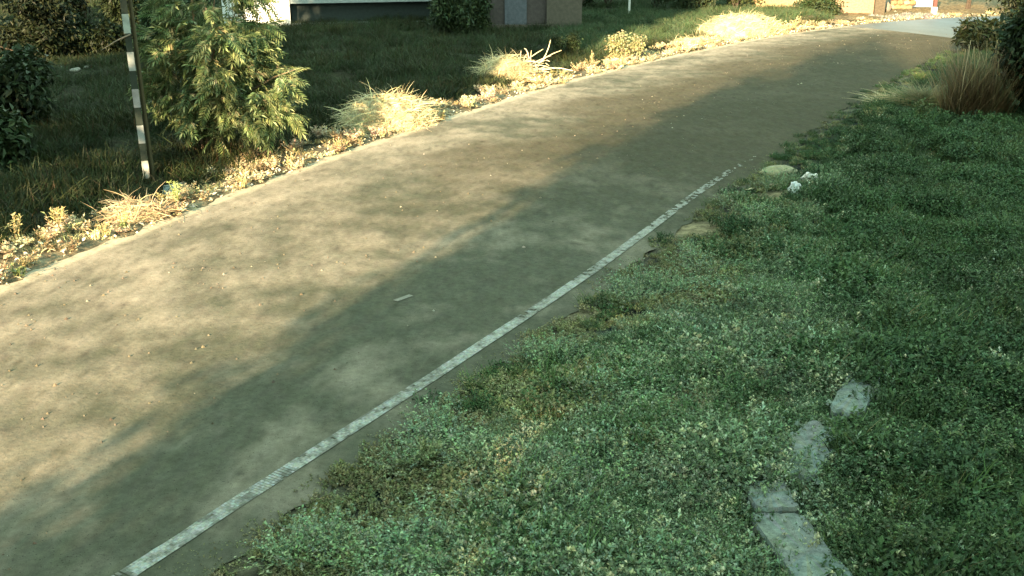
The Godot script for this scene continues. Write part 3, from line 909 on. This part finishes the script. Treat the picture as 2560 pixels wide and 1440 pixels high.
	for i in 9000:
		var u := 0.1 + 0.72 * rng.randf()
		var a := along(left_edge, u)
		var q := along(left_edge, u + 0.004) - a
		var out := Vector2(q.y, -q.x).normalized()
		if out.x > 0: out = -out
		var d := absf(rng.randfn(0.28, 0.26)) + 0.02
		var p := a + out * d
		if noise_b.get_noise_2d(p.x * 120.0, p.y * 120.0) + rf(-0.35, 0.35) < -0.05 + d * 0.2:
			continue
		var h := v3(p, ground_y(p) + 0.012)
		var c := vary([Color(0.50, 0.43, 0.28), Color(0.36, 0.28, 0.16), Color(0.16, 0.13, 0.08), Color(0.6, 0.56, 0.46)][rng.randi() % 4], 0.25)
		if rng.randf() < 0.3:
			pebble(b, h, rf(0.012, 0.035), c)
		else:
			var ld := round_dir(-5, 45)
			b.leaf(h, ld, side_of(ld), rf(0.04, 0.11), rf(0.02, 0.05), c)
	stuff(part("leaf_litter", b.mesh(), M.plant, self), "sunlit strip of dead leaves and chips along the far road edge", "leaf litter")

func crumpled(called: String, label: String, at: Vector3, r: Vector3, c: Color, m: Material) -> MeshInstance3D:
	var st := SurfaceTool.new()
	st.begin(Mesh.PRIMITIVE_TRIANGLES)
	var nu := 14; var nk := 22
	for i in nu + 1:
		for k in nk:
			var u := -PI / 2 + PI * i / nu
			var a := TAU * k / nk
			var d := Vector3(cos(a) * cos(u), sin(u), sin(a) * cos(u))
			var f := 1.0 + 0.9 * noise_a.get_noise_3d(d.x * 95.0 + at.x * 40.0, d.y * 95.0, d.z * 95.0 + at.z * 40.0) + 0.25 * absf(noise_b.get_noise_3d(d.x * 220.0, d.y * 220.0, d.z * 220.0))
			st.set_color(vary(c, 0.04))
			st.add_vertex(d * r * f)
	for i in nu:
		for k in nk:
			var p := i * nk + k; var q := i * nk + (k + 1) % nk
			for s in [p, p + nk, q, q, p + nk, q + nk]:
				st.add_index(s)
	st.generate_normals()
	var o := part(called, st.commit(), m, self, on_ground(at) + Vector3(0, r.y * 0.75, 0))
	tag(o, label, "litter")
	return o

func build_right_bank() -> void:
	rng.seed = 5150
	crumpled("plastic_bag", "crumpled white plastic bag farther from the road, with a pinkish tinge", Vector3(4.69, 0, -15.98), Vector3(0.10, 0.075, 0.085), Color(0.74, 0.68, 0.64), M.plain)
	crumpled("plastic_bag", "crumpled white plastic bag nearer to the road, long and drooping", Vector3(4.22, 0, -15.10), Vector3(0.075, 0.095, 0.075), Color(0.66, 0.68, 0.66), M.plain)
	# flat scraps
	var k := 0
	for q in [[Vector3(3.33, 0, -14.85), "white paper strip lying by the pale earth patch", Color(0.62, 0.6, 0.5), 0.1], [Vector3(5.56, 0, -18.50), "yellowish white scrap lying at the top of the green bank", Color(0.6, 0.62, 0.35), 0.11], [Vector3(3.68, 0, -15.58), "long yellowish scrap between the pale stone and the paper strip", Color(0.42, 0.36, 0.2), 0.14], [Vector3(4.03, 0, -15.68), "pinkish scrap of litter left of the plastic bags", Color(0.48, 0.32, 0.25), 0.08], [Vector3(4.59, 0, -15.24), "small yellow green scrap right of the plastic bags", Color(0.45, 0.5, 0.2), 0.06]]:
		var b := Buf.new()
		var l: float = q[3]
		for i in 6:
			var x0 := -l + i * l / 3.0
			b.quad(Vector3(x0, 0.02 + 0.015 * sin(i * 1.9 + k), -0.035), Vector3(x0, 0.03 + 0.015 * sin(i * 1.7 + k), 0.035), Vector3(x0 + l / 3.0, 0.03 + 0.015 * sin((i + 1) * 1.7 + k), 0.035), Vector3(x0 + l / 3.0, 0.02 + 0.015 * sin((i + 1) * 1.9 + k), -0.035), q[2])
		var o := part("paper_scrap", b.mesh(), M.plant, self, on_ground(q[0]) + Vector3(0, 0.03, 0))
		tag(o, q[1], "litter")
		k += 1
	boulder("pale_stone", "long pale stone at the road edge before the plastic bags", Vector3(4.38, 0, -16.63), Vector3(0.30, 0.11, 0.2), Color(0.36, 0.33, 0.2))
	# broken concrete edging slabs sunk in the weeds
	slab("nearest concrete edging slab, lowest in the picture and widest", Vector3(1.76, 0, -6.19), Vector3(1.96, 0, -5.08), 0.20)
	slab("short concrete edging slab at the corner of the broken row", Vector3(1.78, 0, -6.51), Vector3(1.80, 0, -6.11), 0.16)
	slab("wide broken concrete slab in the middle of the weeds", Vector3(1.94, 0, -6.56), Vector3(2.52, 0, -7.34), 0.2)
	slab("narrow concrete slab half hidden in weeds, second from the farthest", Vector3(2.61, 0, -7.39), Vector3(3.09, 0, -8.23), 0.15)
	slab("farthest and smallest concrete slab of the broken row", Vector3(3.12, 0, -8.14), Vector3(3.59, 0, -8.85), 0.12)
	# dry reeds, fan grass and stems at the upper right
	var t := thing("reed_clump", "tall clump of reddish brown dry reeds at the upper right", "reeds", on_ground(Vector3(9.35, 0, -20.97)))
	var b2 := Buf.new()
	for i in 1700:
		var a := rf(0, TAU)
		var o := Vector3(cos(a) * 0.68, 0, sin(a) * 0.45) * sqrt(rng.randf())
		var d := round_dir(66, 89)
		b2.blade(o, d, Vector3(d.x * 1.2, -0.15, d.z * 1.2) * rf(0.1, 0.5), rf(0.6, 1.75), rf(0.016, 0.04), vary([Color(0.20, 0.125, 0.065), Color(0.26, 0.18, 0.095), Color(0.15, 0.12, 0.055)][rng.randi() % 3], 0.3), 4)
	part("reed_blade", b2.mesh(), M.plant, t).set_meta("kind", "stuff")
	b2 = Buf.new()
	for i in 22:
		var o := Vector3(rf(-0.5, 0.5), 0, rf(-0.3, 0.3))
		b2.tube([o, o + Vector3(rf(-0.05, 0.05), 0.9, 0), o + Vector3(rf(-0.15, 0.15), rf(1.3, 1.75), rf(-0.1, 0.1))], [0.012, 0.011, 0.006], 5, vary(Color(0.42, 0.34, 0.2), 0.2))
	part("stalk", b2.mesh(), M.plant, t)
	var f := thing("fan_grass", "yellowish fan shaped grass clump left of the reddish reeds", "grass clump", on_ground(Vector3(8.78, 0, -22.34)))
	b2 = Buf.new()
	for i in 750:
		var d := round_dir(28, 85)
		b2.blade(Vector3(rf(-0.2, 0.2), 0, rf(-0.15, 0.15)), d, Vector3(d.x, -0.6, d.z) * rf(0.3, 0.8), rf(0.45, 0.95), rf(0.016, 0.034), vary([Color(0.19, 0.16, 0.075), Color(0.23, 0.18, 0.09), Color(0.12, 0.13, 0.055)][rng.randi() % 3], 0.3), 4)
	part("grass_blade", b2.mesh(), M.plant, f).set_meta("kind", "stuff")
	var g := thing("dry_grass_clump", "low bent dry stems beside the road left of the fan shaped grass", "dry grass", on_ground(Vector3(8.76, 0, -23.88)))
	b2 = Buf.new()
	for i in 170:
		var d := round_dir(5, 60)
		b2.blade(Vector3(rf(-0.45, 0.45), 0, rf(-0.4, 0.4)), d, Vector3(d.x, -0.5, d.z) * rf(0.3, 0.8), rf(0.3, 0.7), rf(0.012, 0.024), vary(Color(0.40, 0.33, 0.19), 0.3), 3)
	part("stem", b2.mesh(), M.plant, g).set_meta("kind", "stuff")
	verge_plant("leafy_weed", "dull green leafy weed in front of the fan shaped grass", "plant", Vector3(8.08, 0, -20.43), 0.5, 0.4, 16, 12, 0.1, [Color(0.09, 0.12, 0.05), Color(0.13, 0.14, 0.06)])
	verge_plant("leafy_weed", "low leafy weed by the road below the bent dry stems", "plant", Vector3(7.28, 0, -20.64), 0.3, 0.4, 14, 10, 0.08, [Color(0.16, 0.16, 0.07), Color(0.2, 0.18, 0.09)])
	# a few bushier weeds that stand out of the ground cover
	var pale := [Color(0.20, 0.27, 0.16), Color(0.14, 0.21, 0.10), Color(0.27, 0.31, 0.20)]
	verge_plant("bushy_weed", "bushy olive weed beside the white line, before the brown earth", "plant", Vector3(-0.63, 0, -7.00), 0.3, 0.36, 34, 30, 0.036, [Color(0.20, 0.23, 0.11), Color(0.14, 0.18, 0.08), Color(0.27, 0.28, 0.15)])
	verge_plant("bushy_weed", "bushy pale blue green weed left of the wide broken slab", "plant", Vector3(1.48, 0, -7.25), 0.32, 0.3, 34, 30, 0.034, pale)
	verge_plant("bushy_weed", "bushy pale weed at the lower edge, midway between line and slabs", "plant", Vector3(-0.42, 0, -5.90), 0.24, 0.26, 30, 26, 0.03, [Color(0.26, 0.29, 0.18), Color(0.19, 0.24, 0.13), Color(0.32, 0.33, 0.22)])
	verge_plant("bushy_weed", "bushy green weed in the middle of the bank above the olive weed", "plant", Vector3(0.35, 0, -8.25), 0.26, 0.34, 34, 28, 0.034, [Color(0.13, 0.21, 0.09), Color(0.18, 0.25, 0.12)])

func slab(label: String, a: Vector3, e: Vector3, half_w: float) -> void:
	var m := (a + e) / 2
	var d := e - a
	var t := thing("concrete_slab", label, "slab", on_ground(m) + Vector3(0, 0.10, 0), atan2(-d.z, d.x))
	var l := d.length() / 2
	var st := SurfaceTool.new()
	st.begin(Mesh.PRIMITIVE_TRIANGLES)
	# chipped outline, bevelled top
	var ring := []
	var n := 28
	for i in n:
		var ang := TAU * i / n
		var q := Vector2(cos(ang), sin(ang))
		var k := 1.0 / maxf(absf(q.x), absf(q.y))
		q *= k * (1.0 - 0.13 * rng.randf())
		ring.append(Vector2(q.x * l, q.y * half_w))
	var b := Buf.new()
	var c := Color(0.21, 0.235, 0.205)
	for i in n:
		var p: Vector2 = ring[i]; var q: Vector2 = ring[(i + 1) % n]
		b.tri(Vector3(0, 0.004, 0), Vector3(q.x * 0.94, 0, q.y * 0.94), Vector3(p.x * 0.94, 0, p.y * 0.94), vary(c, 0.03))
		b.quad(Vector3(p.x * 0.94, 0, p.y * 0.94), Vector3(q.x * 0.94, 0, q.y * 0.94), Vector3(q.x, -0.025, q.y), Vector3(p.x, -0.025, p.y), vary(c, 0.05))
		b.quad(Vector3(p.x, -0.025, p.y), Vector3(q.x, -0.025, q.y), Vector3(q.x, -0.2, q.y), Vector3(p.x, -0.2, p.y), vary(c * 0.8, 0.05))
	part("block", b.mesh(), M.concrete, t)
	var ch := Buf.new()
	for i in 5:
		pebble(ch, Vector3(rf(-l, l), -0.01, (1 if i % 2 else -1) * half_w * rf(1.0, 1.2)), rf(0.012, 0.03), vary(c, 0.15))
	part("chip", ch.mesh(), M.plant, t)

func build_cover() -> void:
	var green := weed_patch(900, 13, 0.24, 0.16, 0.023, Color(0.15, 0.205, 0.118), Color(0.33, 0.35, 0.24))
	var olive := weed_patch(901, 9, 0.22, 0.11, 0.026, Color(0.21, 0.21, 0.10), Color(0.34, 0.29, 0.16))
	var blade := tuft(902, 60, 0.16, 0.22, 0.009, Color(0.09, 0.14, 0.05), Color(0.24, 0.21, 0.1), 0.15)
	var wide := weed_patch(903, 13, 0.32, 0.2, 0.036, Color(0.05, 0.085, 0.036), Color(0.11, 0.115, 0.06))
	rng.seed = 3100
	var gx := []; var gt := []; var ox := []; var ot := []; var bx := []; var bt := []; var wx := []; var wt := []
	# right bank
	for i in 60000:
		var z := -3.0 - 32.0 * pow(rng.randf(), 1.5)
		var x := rf(-2.6, 0.56 * absf(z) + 3.0)
		var p := Vector2(x, z)
		var o := off_road(p)
		if o.x <= -0.3 or o.y < 0.0:
			continue
		var n := noise_b.get_noise_2d(x * 75.0, z * 75.0)
		var n2 := noise_b.get_noise_2d(x * 28.0 + 300.0, z * 28.0)
		var skip := false
		for q in bare:
			if p.distance_to(q[0]) < q[1] * (0.95 + n * 0.5):
				skip = true
		var edge := 0.55 + n * 0.9
		if skip or o.x < edge * 0.45 - 0.38 or (o.x < edge - 0.1 and rng.randf() < 0.5):
			continue
		var keep := clampf(14.0 / (absf(z) + 3.0), 0.2, 1.0)
		if rng.randf() > keep * 0.6:
			continue
		var at := v3(p, height_off(p, o) - 0.01)
		var size := (0.72 + n * 1.05 + rf(-0.1, 0.25)) * lerpf(0.7, 1.15, smoothstep(0.2, 1.4, o.x))
		size = clampf(size, 0.45, 1.6)
		var tone := vary(Color(1, 1, 1), 0.15) * (1.0 + n2 * 0.5)
		var dark := smoothstep(0.24, 0.46, x / absf(z)) * 0.75 + smoothstep(-11.0, -16.0, z) * 0.3 + n2 * 0.5  # shade towards the right painted as darker plants
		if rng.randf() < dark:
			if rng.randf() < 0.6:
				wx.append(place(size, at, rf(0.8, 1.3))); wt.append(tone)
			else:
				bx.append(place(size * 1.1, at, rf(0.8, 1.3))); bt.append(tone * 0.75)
		elif o.x < edge * 1.5 + 0.3 or n2 > 0.22 and rng.randf() < 0.6:
			ox.append(place(size, at)); ot.append(tone)
		else:
			gx.append(place(size, at, rf(0.8, 1.3))); gt.append(tone)
			if rng.randf() < 0.12:
				bx.append(place(size, at)); bt.append(tone * 1.2)
	var tall := weed_patch(908, 6, 0.16, 0.34, 0.026, Color(0.175, 0.235, 0.135), Color(0.33, 0.33, 0.23))
	var tx := []; var tt := []
	for i in 2600:
		var z := rf(-17.0, -4.2)
		var p := Vector2(rf(-1.5, 0.5 * absf(z) + 1.0), z)
		var o := off_road(p)
		if o.x < 0.2 or o.y < 0.0 or noise_b.get_noise_2d(p.x * 60.0 + 77.0, z * 60.0) < 0.08:
			continue
		var free := true
		for q in bare:
			if p.distance_to(q[0]) < q[1] + 0.1:
				free = false
		if free:
			tx.append(place(rf(0.6, 1.15), v3(p, height_off(p, o) - 0.01), rf(0.7, 1.1))); tt.append(vary(Color.WHITE.lerp(Color(0.6, 0.65, 0.55), smoothstep(0.2, 0.4, p.x / absf(z))), 0.2))  # tint darkens to the right, painting the same shade
	stuff(many("tall_weeds", tall, M.plant, self, tx, tt), "taller bushy weeds standing out of the low cover of the bank", "weeds")
	stuff(many("green_weeds", green, M.plant, self, gx, gt), "small leaved green weeds covering the right bank", "weeds")
	stuff(many("olive_weeds", olive, M.plant, self, ox, ot), "low olive and dry weeds along the near road edge", "weeds")
	stuff(many("shade_painted_weeds", wide, M.plant, self, wx, wt), "broad leaved weeds with the shade of the bank painted into their green", "weeds")
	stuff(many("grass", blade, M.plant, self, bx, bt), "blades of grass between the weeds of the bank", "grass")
	# field beyond the road
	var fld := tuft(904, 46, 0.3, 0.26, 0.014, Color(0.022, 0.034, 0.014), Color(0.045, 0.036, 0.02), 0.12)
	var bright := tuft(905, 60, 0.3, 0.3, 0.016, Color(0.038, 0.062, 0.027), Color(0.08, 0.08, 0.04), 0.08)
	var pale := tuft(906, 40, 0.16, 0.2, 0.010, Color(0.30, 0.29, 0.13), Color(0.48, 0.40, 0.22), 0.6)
	var fx := []; var ft := []; var sx := []; var stn := []; var px := []; var pt := []
	for i in 26000:
		var z := rf(-58.0, -8.0)
		var x := rf(-0.53 * absf(z) - 2.0, 0.53 * absf(z) + 2.0)
		var p := Vector2(x, z)
		var o := off_road(p)
		if o.x <= 0.1 or o.y > 0.0:
			continue
		var n := noise_b.get_noise_2d(x * 40.0, z * 40.0)
		var at := v3(p, height_off(p, o) - 0.01)
		if o.x < 1.3:
			if rng.randf() < 0.22 * (1.0 + n * 2.0) and o.x > 0.3:
				px.append(place(rf(0.4, 0.95), at)); pt.append(vary(Color.WHITE, 0.2))
			continue
		if z < -33.0 and x > 1.5 and x < 13.5 and o.x > 2.0:
			sx.append(place(rf(0.7, 1.3), at)); stn.append(vary(Color.WHITE, 0.25))
		elif x < 13.0 and n + rf(-0.3, 0.3) > -0.28:
			fx.append(place(rf(0.6, 1.5) * (1.0 + n * 0.6), at)); ft.append(vary(Color(1.0, 1.0, 1.0).lerp(Color(1.3, 1.0, 0.8), clampf(n * 2.0, 0, 1)), 0.3))
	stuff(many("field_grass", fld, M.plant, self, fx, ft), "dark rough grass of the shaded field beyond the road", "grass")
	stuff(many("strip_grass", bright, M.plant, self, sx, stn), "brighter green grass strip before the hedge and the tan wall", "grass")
	var rag := weed_patch(907, 6, 0.2, 0.2, 0.05, Color(0.44, 0.40, 0.26), Color(0.26, 0.29, 0.13))
	var rx := []; var rt := []
	for i in 440:
		var u := rf(0.1, 0.66)
		var a := along(left_edge, u)
		var q := along(left_edge, u + 0.004) - a
		var p := a + Vector2(q.y, -q.x).normalized() * (rf(0.12, 1.1) if rng.randf() < 0.8 else rf(0.05, 0.3))
		var n := noise_b.get_noise_2d(p.x * 90.0, p.y * 90.0)
		if n + rf(-0.2, 0.2) < -0.08:
			continue
		rx.append(place(rf(0.5, 1.2) * (1.0 + n), v3(p, ground_y(p) - 0.01), rf(0.7, 1.3))); rt.append(vary(Color.WHITE.lerp(Color(0.45, 0.4, 0.32), rng.randf()), 0.3))
	stuff(many("dry_weeds", rag, M.plant, self, rx, rt), "ragged strip of dry weeds lit by the sun along the far road edge", "weeds")
	stuff(many("dry_grass", pale, M.plant, self, px, pt), "short pale dry grass along the far road verge", "grass")
